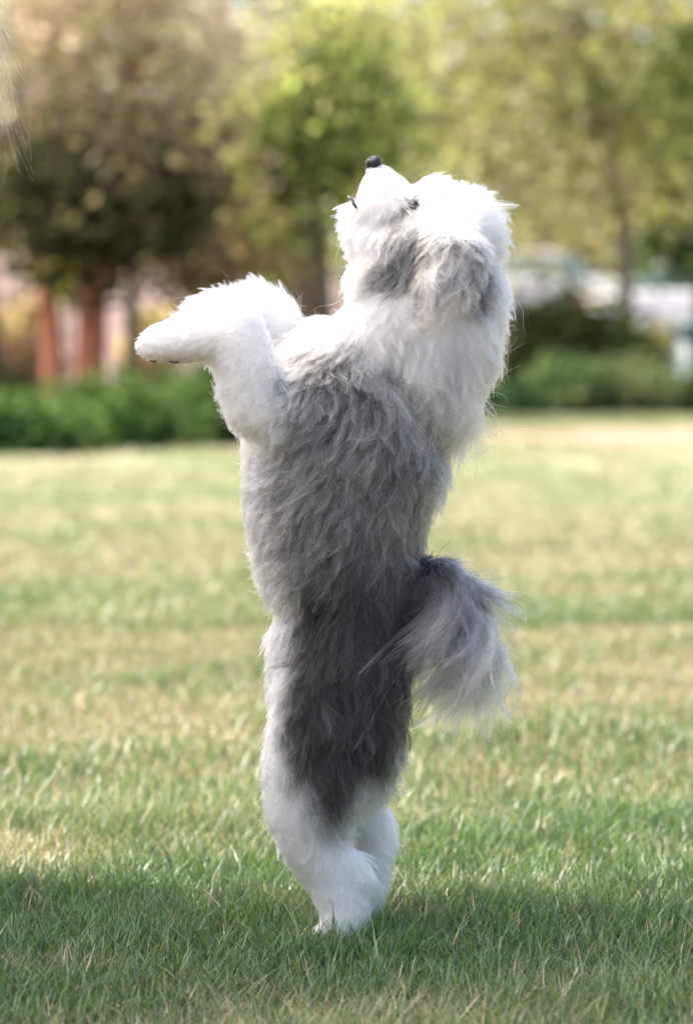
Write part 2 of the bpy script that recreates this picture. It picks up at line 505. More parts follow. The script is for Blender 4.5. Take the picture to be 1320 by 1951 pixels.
# shrubs under the right-hand trees
def shrub(name, label, px, py_top, hw, y, palette, seed, n=220, leaf=.09, group=None):
    base_z = G(lateral(px, y), y)
    k = S * (y + DIST) / DIST
    top = height(py_top, y)
    h = top - base_z
    w = hw * k
    x0 = lateral(px, y)
    r = np.random.default_rng(seed)
    blobs = [((x0, y, base_z + h * .5), (w * .8, w * .7, h * .48))]
    for i in range(4):
        blobs.append(((x0 + r.uniform(-.6, .6) * w, y + r.uniform(-.4, .4) * w, base_z + h * r.uniform(.3, .62)), (w * .45, w * .4, h * .36)))
    t = root(name, (x0, y, base_z), label, 'shrub', group)
    st = []
    for i in range(5):
        e = np.array(blobs[i][0]) + np.array([0, 0, h * .1])
        st.append(tube(wiggle((x0 + r.uniform(-.1, .1) * w, y + r.uniform(-.1, .1) * w, base_z - .02), e, 4, .02, r), [.02, .018, .015, .01, .005], 6))
    child('stem', tubes_mesh('stem', st), M_BARK, t)
    child('foliage', crown_mesh('foliage', blobs, n, 26, leaf, .11 * (w + h) * .5 + .03, palette, seed, shell=.45, up=.6), M_LEAF, t)
shrub('round_shrub', 'dark green round shrub behind the dog, below its head level', 1075, 556, 150, 28.2, DARKG + [[.05, .085, .025]], 51, 460)
shrub('spreading_shrub', 'grey-green spreading shrub in front of the dark round one', 1150, 712, 140, 26.0, JUNI, 52, 360)
shrub('spreading_shrub', 'lower grey-green shrub nearest the dog at right', 965, 752, 80, 25.5, JUNI, 53, 200)
shrub('spreading_shrub', 'small grey-green shrub at the right edge beside the dark bin', 1345, 715, 60, 26.5, JUNI, 54, 160)
shrub('yellow_shrub', 'pale yellowish shrub left of the dark bin', 1245, 628, 42, 29.8, OLIVE[1:4], 55, 120)
shrub('dry_shrub', 'pale pinkish dry shrub on the bank at the left edge', 45, 575, 60, 31, BEIGE, 56, 150, .1)
shrub('dry_shrub', 'pale dry shrub on the bank right of the reddish stems', 290, 600, 55, 33, BEIGE, 57, 150, .1)
# trees standing just outside the view on both sides
for i, (x, y, h, pal, lab) in enumerate((
        (-6.2, 21.0, 5.2, MAUVE, 'mauve leafed tree beyond the left edge'), (-10.5, 24.5, 6.0, LIME, 'green tree far beyond the left edge'),
        (-3.9, 27.5, 5.6, OLIVE, 'olive tree on the bank beyond the left edge'), (7.4, 27.5, 5.6, LIME, 'green tree beyond the right edge'),
        (11.0, 25.0, 6.2, OLIVE, 'olive tree far beyond the right edge'))):
    gz = G(x, y)
    rr_ = np.random.default_rng(600 + i)
    tree('park_tree', lab, (x, y, gz), [([(x + rr_.normal() * .05 * k, y, gz - .05 + h * .16 * k) for k in range(5)], [.16, .14, .12, .09, .05])], 12,
         [((x + rr_.uniform(-.9, .9), y + rr_.uniform(-.5, .5), gz + h * q), (1.2, .9, h * .17)) for q in (.45, .55, .66, .76, .86)],
         pal, 610 + i, M_BARK, nclump=260, per=22, leaf=.13, spread=.2, shell=.35, group='trees beside the view')
for i, (px_, y) in enumerate(((-150, 14.0), (-400, 15.0), (-680, 16.0), (1560, 26.0), (1800, 25.0))):
    shrub('low_shrub', ('low green shrub next beyond the left edge', 'second low green shrub beyond the left edge', 'farthest low green shrub beyond the left edge', 'grey-green shrub next beyond the right edge', 'farthest grey-green shrub beyond the right edge')[i], px_, 745, 150, y, SHRUB if px_ < 0 else JUNI, 640 + i, 220, .07, 'shrubs beside the view')
# low green planting at left
shrub('low_shrub', 'bright green low shrub just left of the dog', 430, 706, 170, 15.9, SHRUB, 61, 360, .06, 'low shrubs along the lawn edge')
shrub('low_shrub', 'bright green low shrub below the reddish stems', 225, 752, 170, 15.0, SHRUB, 62, 320, .06, 'low shrubs along the lawn edge')
shrub('low_shrub', 'bright green low shrub at the far left edge', 40, 785, 160, 14.2, SHRUB, 63, 300, .06, 'low shrubs along the lawn edge')
shrub('low_shrub', 'low shrub hidden mostly behind the dog', 640, 750, 120, 16.6, SHRUB, 64, 260, .06, 'low shrubs along the lawn edge')
shrub('dark_low_shrub', 'small dark green shrub at the left edge', 12, 716, 34, 17.5, DARKG + SHRUB[:1], 65, 120, .06)

# far wood closing the view: one mass
r = np.random.default_rng(77)
wb = []
for i in range(46):
    x = -24 + 48 * (i + r.random()) / 46
    yy = 58 + r.random() * 10
    gz = G(x, yy)
    hh = r.uniform(5.5, 8.5)
    wb.append(((x, yy, gz + hh * .55), (r.uniform(1.6, 2.8), 1.8, hh * .55)))
link('far_wood', crown_mesh('far_wood', wb, 2300, 22, .34, .5, [[.28, .23, .19], [.38, .33, .25], [.26, .30, .14], [.36, .39, .22], [.44, .40, .40], [.30, .38, .22]], 78, shell=.1), M_LEAF,
     kind='stuff', label='far hazy wood of mixed mauve and olive trees', category='wood')

# the tree whose shade the dog stands in (beside and above the view)
def shade_tree():
    base = (-3.7, .2, 0)
    t = root('shade_tree', base, 'broad leafy tree left of the lawn that shades the dog', 'tree')
    r = np.random.default_rng(91)
    top = (-3.2, .2, 4.0)
    tb = [tube(wiggle(base, top, 7, .04, r), list(np.linspace(.18, .1, 8)), 12)]
    blobs = [((-3.7, 0.09, 4.6), (.9, .42, .6)), ((-3.0, 0.07, 4.4), (.9, .38, .45)), ((-2.2, 0.04, 4.3), (.8, .36, .4)), ((-1.4, 0.03, 4.25), (.8, .36, .35)), ((-3.0, 0.09, 5.0), (1.0, .45, .5)), ((-2.05, .31, 4.25), (.55, .2, .2)), ((-2.2, .3, 4.45), (.5, .2, .2))]  # crown shaped for its shade; last two blobs added to shade the dog's head
    for i in range(14):
        bl = blobs[i % 5]
        d = r.normal(size=3); d /= np.linalg.norm(d)
        tb.append(tube(wiggle(top, np.array(bl[0]) + d * np.array(bl[1]) * .6, 6, .06, r), list(np.linspace(.07, .008, 7)), 7))
    child('trunk', tubes_mesh('trunk', tb), M_BARK, t)
    child('crown', crown_mesh('crown', blobs, 185, 28, .09, .11, SHRUB + LIME[:2], 92, shell=.1), M_LEAF, t)
shade_tree()

# ------------------------------------------------------------------ parked cars and litter bin, far right
def box_bm(bm, c, d, bev=0.0):
    r_ = bmesh.ops.create_cube(bm, size=1.0)
    for v in r_['verts']:
        v.co = Vector((v.co.x * d[0] + c[0], v.co.y * d[1] + c[1], v.co.z * d[2] + c[2]))
    return r_['verts']

M_CARW = flat_mat('white_paint', (.72, .72, .70), .3, .03, 3)
M_GLASS = flat_mat('tinted_glass', (.12, .17, .15), .08, .1, 3)
M_RUBBER = flat_mat('rubber', (.02, .02, .02), .85, .2, 20)
M_RIM = flat_mat('alloy', (.45, .45, .46), .35, .1, 20)
M_LAMPR = flat_mat('red_lamp', (.4, .02, .02), .25, .1, 20)
M_LAMPW = flat_mat('clear_lamp', (.7, .7, .66), .15, .1, 20)

def prism(name, prof, w, inset=0.0, bevel=.05):
    """side profile (x,z) extruded across width w, tops pulled in by inset"""
    bm = bmesh.new()
    zs = [p[1] for p in prof]; z0, z1 = min(zs), max(zs)
    L = [bm.verts.new((px, -(w / 2 - inset * (pz - z0) / (z1 - z0)), pz)) for px, pz in prof]
    Rr = [bm.verts.new((px, (w / 2 - inset * (pz - z0) / (z1 - z0)), pz)) for px, pz in prof]
    bm.faces.new(L); bm.faces.new(Rr[::-1])
    n = len(prof)
    for i in range(n):
        bm.faces.new((L[i], Rr[i], Rr[(i + 1) % n], L[(i + 1) % n]))
    bmesh.ops.recalc_face_normals(bm, faces=bm.faces)
    if bevel: bmesh.ops.bevel(bm, geom=bm.edges[:], offset=bevel, segments=2, affect='EDGES', profile=.6)
    me = bpy.data.meshes.new(name); bm.to_mesh(me); bm.free()
    me.polygons.foreach_set('use_smooth', np.ones(len(me.polygons), dtype=bool))
    return me

def car(label, x, y, rz):
    z = G(x, y)
    t = root('parked_car', (x, y, z), label, 'car', 'cars parked beyond the trees')
    t.rotation_euler = (0, 0, rz)
    body = [(-2.2, .32), (-1.75, .25), (1.7, .25), (2.15, .34), (2.2, .68), (1.95, .82), (1.0, .95), (-1.2, .98), (-2.1, .93), (-2.25, .6)]
    link('body', prism('body', body, 1.78, .06, .06), M_CARW, t)
    roof = [(.95, .93), (.3, 1.40), (-.2, 1.47), (-1.0, 1.45), (-1.85, .95)]
    link('roof', prism('roof', [(.22, 1.38), (.0, 1.475), (-.5, 1.505), (-1.02, 1.46), (-1.1, 1.40)], 1.36, .08, .02), M_CARW, t)
    link('window_band', prism('window_band', [(.98, .90), (.24, 1.40), (-.2, 1.46), (-1.0, 1.44), (-1.88, .90)], 1.62, .16, .03), M_GLASS, t)
    for sx in (1.38, -1.38):
        for sy in (-.83, .83):
            tv, tf = tube([(sx, sy - .11, .32), (sx, sy - .07, .32), (sx, sy + .07, .32), (sx, sy + .11, .32)], [.29, .32, .32, .29], 20)
            w = link('wheel', tubes_mesh('wheel', [(tv, tf)]), M_RUBBER, t)
            s = -1 if sy < 0 else 1
            tv, tf = tube([(sx, sy + s * .085, .32), (sx, sy + s * .122, .32)], [.21, .19], 16)
            link('rim', tubes_mesh('rim', [(tv, tf)]), M_RIM, w)
    for sy in (-.62, .62):
        bm = bmesh.new(); box_bm(bm, (2.16, sy, .64), (.12, .34, .14)); bmesh.ops.bevel(bm, geom=bm.edges[:], offset=.03, segments=2, affect='EDGES')
        me = bpy.data.meshes.new('headlight'); bm.to_mesh(me); bm.free(); link('headlight', me, M_LAMPW, t)
        bm = bmesh.new(); box_bm(bm, (-2.17, sy, .78), (.12, .3, .16)); bmesh.ops.bevel(bm, geom=bm.edges[:], offset=.03, segments=2, affect='EDGES')
        me = bpy.data.meshes.new('tail_light'); bm.to_mesh(me); bm.free(); link('tail_light', me, M_LAMPR, t)
car('white parked car at the right edge beyond the shrubs', lateral(1340, 48), 48, R(8))
car('white parked car mostly hidden behind the dark round shrub', lateral(1050, 52), 52, R(5))

def bin_():
    y = 27.2
    x = lateral(1315, y); z = G(x, y)
    t = root('litter_bin', (x, y, z), 'dark teal litter bin at the right edge', 'bin')
    M_BIN = flat_mat('teal_paint', (.012, .045, .055), .45, .25, 12)
    h = height(598, y) - z
    tv = tube([(x, y, z), (x, y, z + .04), (x, y, z + .07), (x, y, z + h * .8)], [.19, .2, .18, .20], 20)
    child('barrel', tubes_mesh('barrel', [tv]), M_BIN, t)
    tv = tube([(x, y, z + h * .8), (x, y, z + h * .83), (x, y, z + h * .95), (x, y, z + h)], [.225, .225, .17, .06], 20)
    child('lid', tubes_mesh('lid', [tv]), M_BIN, t)
bin_()

# ------------------------------------------------------------------ the dog
def remeshed(spheres, voxel, smooth_it, name):
    """union of overlapping ellipsoids -> one continuous skin"""
    bm0 = bmesh.new(); bmesh.ops.create_icosphere(bm0, subdivisions=3, radius=1.0)
    uv = np.array([v.co[:] for v in bm0.verts]); uf = np.array([[v.index for v in f.verts] for f in bm0.faces]); bm0.free()
    V = np.concatenate([uv * np.array(r_) + np.array(c) for c, r_ in spheres])
    F = np.concatenate([uf + i * len(uv) for i in range(len(spheres))])
    me = mesh_np(name + '_raw', V, F, np.full(len(F), 3))
    o = link(name + '_raw', me)
    rm = o.modifiers.new('remesh', 'REMESH'); rm.mode = 'VOXEL'; rm.voxel_size = voxel
    sm = o.modifiers.new('smooth', 'SMOOTH'); sm.factor = .5; sm.iterations = smooth_it
    dg = bpy.context.evaluated_depsgraph_get()
    out = bpy.data.meshes.new_from_object(o.evaluated_get(dg))
    bpy.data.objects.remove(o); bpy.data.meshes.remove(me)
    out.name = name
    out.polygons.foreach_set('use_smooth', np.ones(len(out.polygons), dtype=bool))
    return out

SPH = []
def chain(pts, step=14):
    """pts: (px,py,depth,r[,depth_r]) tapered chain of spheres"""
    for a, b in zip(pts[:-1], pts[1:]):
        a = np.array(list(a) + ([a[3]] if len(a) == 4 else []), float)
        b = np.array(list(b) + ([b[3]] if len(b) == 4 else []), float)
        n = max(2, int(np.linalg.norm(a[:3] - b[:3]) / step))
        for i in range(n + 1):
            q = a + (b - a) * i / n
            c = P(q[0], q[1], q[2])
            SPH.append(((c.x, c.y, c.z), (q[3] * S, q[4] * S, q[3] * S)))
# trunk
chain([(650, 705, 0, 98, 95), (652, 770, 0, 152, 128), (652, 850, 0, 188, 142), (640, 950, 0, 172, 138), (642, 1050, 0, 150, 126), (660, 1140, 0, 118, 118), (650, 1230, 0, 132, 124), (645, 1300, 0, 130, 124)], 22)
# neck and ruff
chain([(670, 730, 0, 90, 90), (740, 660, 0, 105, 98), (795, 590, 0, 112, 98), (838, 500, 0, 100, 92)], 22)
chain([(878, 560, 0, 74, 76), (872, 650, 0, 70, 84), (856, 715, 0, 58, 84), (846, 752, 0, 46, 80)], 18)
chain([(800, 630, 0, 118, 104), (796, 690, 0, 104, 104), (806, 735, 0, 82, 96)], 20)
# skull, cheeks, muzzle, jaw
chain([(838, 470, 0, 98, 88), (860, 450, 0, 78, 80)], 20)
chain([(800, 430, 0, 60, 70), (765, 480, 0, 72, 80), (725, 530, 0, 62, 72)], 20)
chain([(795, 440, 0, 62, 62), (748, 408, 0, 56, 52), (727, 362, 0, 37, 35), (717, 332, 0, 20, 21)], 10)
chain([(730, 480, 0, 62, 60), (694, 445, 0, 38, 40), (670, 408, 0, 17, 22)], 10)
chain([(795, 405, 0, 44, 52), (812, 398, 0, 46, 56)], 10)
chain([(722, 400, -14, 34, 26), (700, 402, -14, 24, 20), (690, 410, -12, 20, 18)], 10)
chain([(722, 400, 14, 34, 26), (700, 402, 14, 24, 20), (690, 410, 12, 20, 18)], 10)
# ears
for s in (-1, 1):
    chain([(866, 462, s * 92, 36, 24), (862, 500, s * 122, 50, 24), (848, 540, s * 138, 50, 18), (842, 560, s * 140, 40, 14)], 12)
# forelegs: near one raised, far one a little higher
chain([(620, 760, -80, 80, 55), (540, 790, -105, 62, 48), (494, 770, -112, 54, 46), (472, 690, -112, 54, 46), (448, 632, -110, 52, 46), (392, 642, -108, 46, 42), (338, 655, -106, 38, 41), (306, 661, -106, 29, 38)], 12)
chain([(640, 700, 70, 70, 55), (560, 690, 95, 50, 45), (525, 625, 100, 46, 42), (480, 596, 100, 42, 40), (420, 596, 98, 38, 38), (375, 598, 96, 31, 36)], 12)
for q in ((296, 648, -128), (284, 657, -114), (284, 661, -98), (296, 664, -84)):
    chain([(q[0] + 14, q[1], q[2], 19, 12), (q[0], q[1] + 2, q[2], 15, 11)], 6)
for q in ((610, 1776, -92), (600, 1779, -78), (602, 1779, -62), (614, 1776, -48)):
    chain([(q[0] + 20, q[1] - 6, q[2], 20, 13), (q[0], q[1], q[2], 17, 12)], 6)
# hind legs
chain([(655, 1270, -55, 114, 78), (634, 1370, -72, 118, 72), (612, 1440, -78, 106, 64), (588, 1520, -78, 76, 54), (598, 1590, -76, 56, 46), (630, 1655, -72, 48, 42), (654, 1710, -70, 43, 40), (654, 1758, -70, 39, 42), (648, 1776, -70, 30, 44)], 14)
chain([(660, 1645, -72, 34, 30), (682, 1665, -72, 24, 26)], 10)
chain([(700, 1360, -50, 62, 58), (712, 1410, -52, 48, 50), (716, 1452, -50, 28, 40)], 14)
chain([(668, 1270, 55, 98, 75), (650, 1380, 72, 95, 68), (640, 1450, 78, 78, 56), (655, 1530, 78, 55, 46), (694, 1585, 76, 46, 40), (716, 1622, 74, 37, 36), (704, 1690, 72, 36, 36), (685, 1745, 70, 34, 36), (668, 1772, 70, 28, 38)], 14)
N_TAIL0 = len(SPH)
TAILC = [(770, 1215, 0, 36), (790, 1130, 0, 30), (813, 1096, -8, 27), (848, 1098, -18, 25), (880, 1130, -26, 23), (902, 1178, -30, 21), (910, 1228, -30, 18), (902, 1262, -28, 13)]
chain(TAILC, 9)

body_me = remeshed(SPH, .0045, 6, 'body')
BV = np.zeros(len(body_me.vertices) * 3, dtype=np.float32); body_me.vertices.foreach_get('co', BV); BV = BV.reshape(-1, 3).astype(float)
BN = np.zeros(len(body_me.vertices) * 3, dtype=np.float32); body_me.vertices.foreach_get('normal', BN); BN = BN.reshape(-1, 3).astype(float)

def poly_sd(px, py, poly):
    """signed distance (positive inside) to a polygon on the dog's flank"""
    poly = np.array(poly, float)
    d = np.full(len(px), 1e9); ins = np.zeros(len(px), bool)
    for (x0, y0), (x1, y1) in zip(poly, np.roll(poly, -1, 0)):
        ex, ey = x1 - x0, y1 - y0
        t = np.clip(((px - x0) * ex + (py - y0) * ey) / (ex * ex + ey * ey), 0, 1)
        d = np.minimum(d, np.hypot(px - x0 - t * ex, py - y0 - t * ey))
        c = ((y0 > py) != (y1 > py)) & (px < (x1 - x0) * (py - y0) / (y1 - y0 + 1e-9) + x0)
        ins ^= c
    return np.where(ins, d, -d)

GREY_POLY = [(548, 676), (600, 662), (680, 672), (748, 714), (800, 778), (840, 822), (900, 840), (900, 880), (840, 1000), (840, 1100), (840, 1300), (810, 1420), (760, 1485), (705, 1500), (668, 1575), (636, 1592), (590, 1540), (545, 1465), (530, 1380), (534, 1290), (538, 1200), (528, 1120), (502, 1050), (480, 960), (495, 890), (530, 830), (540, 740)]
CHEEK_POLY = [(684, 545), (706, 500), (755, 468), (800, 440), (818, 470), (800, 520), (775, 560), (720, 568)]
EYE_POLY = [(728, 455), (760, 395), (795, 375), (800, 400), (770, 425), (745, 470)]
EAR_POLY = [(800, 470), (860, 455), (925, 490), (935, 590), (880, 610), (820, 600)]
EARD_POLY = [(893, 480), (930, 490), (946, 560), (936, 606), (898, 612), (890, 560)]
EARF_POLY = [(790, 470), (815, 470), (812, 560), (800, 600), (784, 570)]

def sstep(x, a, b):
    t = np.clip((x - a) / (b - a), 0, 1); return t * t * (3 - 2 * t)

def tail_info(p):
    c = np.array([P(*q[:3])[:] for q in TAILC])
    best = np.full(len(p), 1e9); bt = np.zeros(len(p)); tan = np.zeros((len(p), 3))
    n = len(c) - 1
    for i in range(n):
        e = c[i + 1] - c[i]
        t = np.clip(((p - c[i]) @ e) / (e @ e), 0, 1)
        d = np.linalg.norm(p - c[i] - t[:, None] * e, axis=1)
        m = d < best
        best[m] = d[m]; bt[m] = (i + t[m]) / n; tan[m] = e / np.linalg.norm(e)
    return best / S, bt, tan

def coat(p, var, is_tail=None, tail_t=None):
    """coat colour (root, tip) at skin points p; var = per-lock random -1..1"""
    px = p[:, 0] / S + CX; py = FEET - p[:, 2] / S
    nz = snoise(p, 22, 301, 3)
    n2 = snoise(p, 70, 302, 2)
    white = np.array([.885, .88, .865])
    g = sstep(poly_sd(px, py, GREY_POLY) + 18 * nz + 12 * n2 + 10 * var, -28, 40)
    # darkness down the body
    dk = np.interp(py, [640, 720, 800, 900, 1000, 1080, 1150, 1250, 1400, 1500, 1600], [.20, .135, .10, .085, .074, .036, .008, .005, .006, .014, .045])
    dk = dk * (1 + .28 * nz + .15 * n2) * np.exp(.75 * var)
    side = np.clip((px - 560) / 140, 0, 1)
    dk = dk * (1.35 - .4 * side * (py < 1100))
    greyc = dk[:, None] * np.array([.985, 1.015, 1.0])
    far = p[:, 1] > .0
    c = white[None] * (1 - g[:, None]) + greyc * g[:, None]
    def patch(poly, val, lo, hi, amt):
        nonlocal c
        m = sstep(poly_sd(px, py, poly) + 9 * nz + 9 * n2, lo, hi) * amt * (np.abs(p[:, 1]) > .018)
        m = m * np.clip(.8 - .4 * var, .2, 1)
        c = c * (1 - m[:, None]) + m[:, None] * val * np.array([1.0, 1.0, 1.02])
    patch(EAR_POLY, .38, -12, 20, .85)
    patch(EARD_POLY, .035, -12, 12, .95)
    patch([(845, 470), (900, 470), (900, 500), (850, 505)], .06, -6, 10, .8)
    patch(EARF_POLY, .03, -10, 10, .9)
    patch([(270, 684), (400, 684), (400, 720), (270, 720)], .30, -10, 14, .6)
    patch(CHEEK_POLY, .02, -14, 16, 1.0)
    patch(EYE_POLY, .10, -12, 14, .85)
    patch([(735, 400), (790, 440), (780, 480), (720, 520), (705, 480)], .32, -14, 22, .6)
    if is_tail is not None:
        tt = tail_t
        tv = np.interp(tt, [0, .22, .42, .62, 1], [.01, .018, .06, .22, .75]) * np.exp(1.1 * var + .7 * snoise(p, 60, 777, 2))
        tc = np.clip(tv, .03, .85)[:, None] * np.array([1.0, 1.0, 1.03])
        w = is_tail[:, None]
        c = c * (1 - w) + tc * w
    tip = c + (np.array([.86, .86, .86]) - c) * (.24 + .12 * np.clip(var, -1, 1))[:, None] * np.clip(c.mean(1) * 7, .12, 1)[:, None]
    return np.clip(c * np.where(c.mean(1) < .6, .5, .97)[:, None], .012, .93), np.clip(tip, .015, .93)  # grey fur's own darker roots, deepened to paint shade between locks

GUIDES = np.array([
 # px, py, dx, dy, length, lift, curl
 (718, 328, .6, .7, 9, .35, .3), (730, 345, .4, .85, 22, .5, .7), (758, 360, .75, .6, 18, .6, .6), (788, 385, .7, .5, 22, .8, .6), (700, 365, -.1, 1, 34, .5, .8),
 (740, 420, -.25, 1, 42, .3, .6), (705, 400, -.1, 1, 34, .35, .6), (666, 400, -.35, .9, 26, .55, .6), (655, 430, -.45, .9, 24, .5, .6), (662, 480, -.4, .9, 28, .5, .7),
 (815, 372, .35, -.3, 34, .8, 1.0), (860, 362, .5, -.4, 36, .8, 1.0), (905, 390, .6, -.3, 44, .8, 1.0), (850, 420, .1, .5, 44, .6, 1.0), (935, 440, .7, .3, 46, .7, 1.0),
 (955, 510, .5, .8, 46, .6, .9), (958, 580, .3, 1, 50, .5, .9), (945, 640, .2, 1, 55, .5, .8), (800, 450, -.5, .8, 62, .35, .9), (760, 480, -.65, .75, 58, .35, .9), (720, 530, -.7, .6, 44, .4, .9), (670, 540, -.6, .6, 34, .6, .8),
 (860, 470, -.1, 1, 50, .6, 1.3), (850, 520, -.25, 1, 46, .4, 1.2), (825, 570, -.25, 1, 40, .3, 1.2), (860, 590, 0, 1, 38, .3, 1.2), (885, 530, .2, 1, 42, .45, 1.2), (915, 560, .4, .8, 42, .5, 1.0), (840, 640, -.1, 1, 44, .5, 1.0), (900, 630, .4, .9, 50, .5, 1.0),
 (700, 610, -.3, .9, 42, .45, .9), (760, 640, -.1, 1, 48, .4, .9), (820, 670, .0, 1, 58, .4, .9), (885, 680, .15, 1, 72, .4, .8), (880, 745, .2, 1, 112, .35, .7), (830, 770, -.05, 1, 74, .35, .7),
 (640, 590, -.5, .4, 36, .7, .9), (600, 615, -.5, .2, 34, .7, .9), (560, 640, -.6, .3, 32, .6, .8),
 (590, 700, -.65, .75, 40, .4, .9), (680, 720, -.25, 1, 46, .45, 1), (760, 770, -.1, 1, 58, .45, 1), (830, 820, .15, 1, 62, .45, 1), (865, 870, .3, 1, 54, .5, 1), (560, 820, -.6, .75, 46, .4, .8),
 (640, 850, -.5, .85, 52, .38, .8), (740, 880, -.2, 1, 58, .4, .9), (820, 940, .05, 1, 52, .38, .8), (460, 830, -.6, .6, 26, .45, .7), (475, 930, -.7, .6, 34, .45, .7), (560, 960, -.75, .7, 54, .35, .7), (660, 980, -.45, .95, 58, .36, .8), (760, 1020, -.1, 1, 56, .36, .8),
 (500, 1060, -.65, .75, 46, .5, .7), (590, 1080, -.55, .85, 54, .38, .7), (700, 1110, -.1, 1, 60, .38, .8), (780, 1090, .1, 1, 40, .35, .7), (545, 1150, -.5, .8, 46, .5, .8), (640, 1170, -.25, 1, 50, .36, .7),
 (650, 1260, -.05, 1, 44, .35, .8), (740, 1250, .0, 1, 46, .35, .8), (535, 1250, -.5, .8, 42, .5, .8), (515, 1350, -.35, .9, 30, .45, .7), (600, 1390, .0, 1, 50, .35, .8), (690, 1390, .0, 1, 54, .38, .8), (760, 1400, .1, 1, 52, .45, .8), (720, 1450, -.05, 1, 60, .4, .8),
 (510, 1470, -.2, 1, 34, .55, .8), (600, 1490, .0, 1, 55, .3, .7), (650, 1520, .0, 1, 62, .3, .7), (540, 1580, -.25, 1, 34, .55, .8), (610, 1600, .0, 1, 38, .5, .8), (660, 1640, .25, .9, 36, .55, .8), (700, 1670, .4, .8, 36, .65, .8), (610, 1700, -.1, 1, 32, .55, .8), (690, 1740, .2, 1, 32, .55, .8), (645, 1780, 0, 1, 14, .3, .4),
 (745, 1570, .5, .5, 34, .6, .6), (750, 1630, .4, .8, 30, .55, .6),
 (480, 800, -.4, .7, 30, .5, .6), (430, 740, -.5, .6, 34, .6, .8), (470, 700, -.3, .5, 34, .6, .8), (420, 680, -.4, .6, 28, .6, .8), (450, 600, -.25, -.7, 34, .65, .9), (390, 610, -.7, -.4, 30, .6, .9), (330, 640, -.9, -.2, 22, .55, .8), (285, 660, -1, .1, 12, .4, .3), (340, 690, -.7, .5, 9, .3, .3), (395, 680, -.4, .6, 14, .4, .3),
 (560, 580, .2, -.7, 40, .75, .9), (510, 555, -.05, -.8, 40, .75, .9), (440, 560, -.5, -.6, 30, .65, .9), (370, 575, -.8, -.4, 18, .5, .4), (530, 640, -.2, -.1, 26, .5, .5),
])

def unit(v):
    return v / np.maximum(np.linalg.norm(v, axis=1), 1e-9)[:, None]

def guide_field(p):
    px = p[:, 0] / S + CX; py = FEET - p[:, 2] / S
    acc = np.zeros((len(p), 5)); wt = np.zeros(len(p))
    for g in GUIDES:
        w = 1.0 / ((px - g[0]) ** 2 + (py - g[1]) ** 2 + 90.0) ** 1.6
        acc += w[:, None] * g[None, 2:]; wt += w
    return acc / wt[:, None]

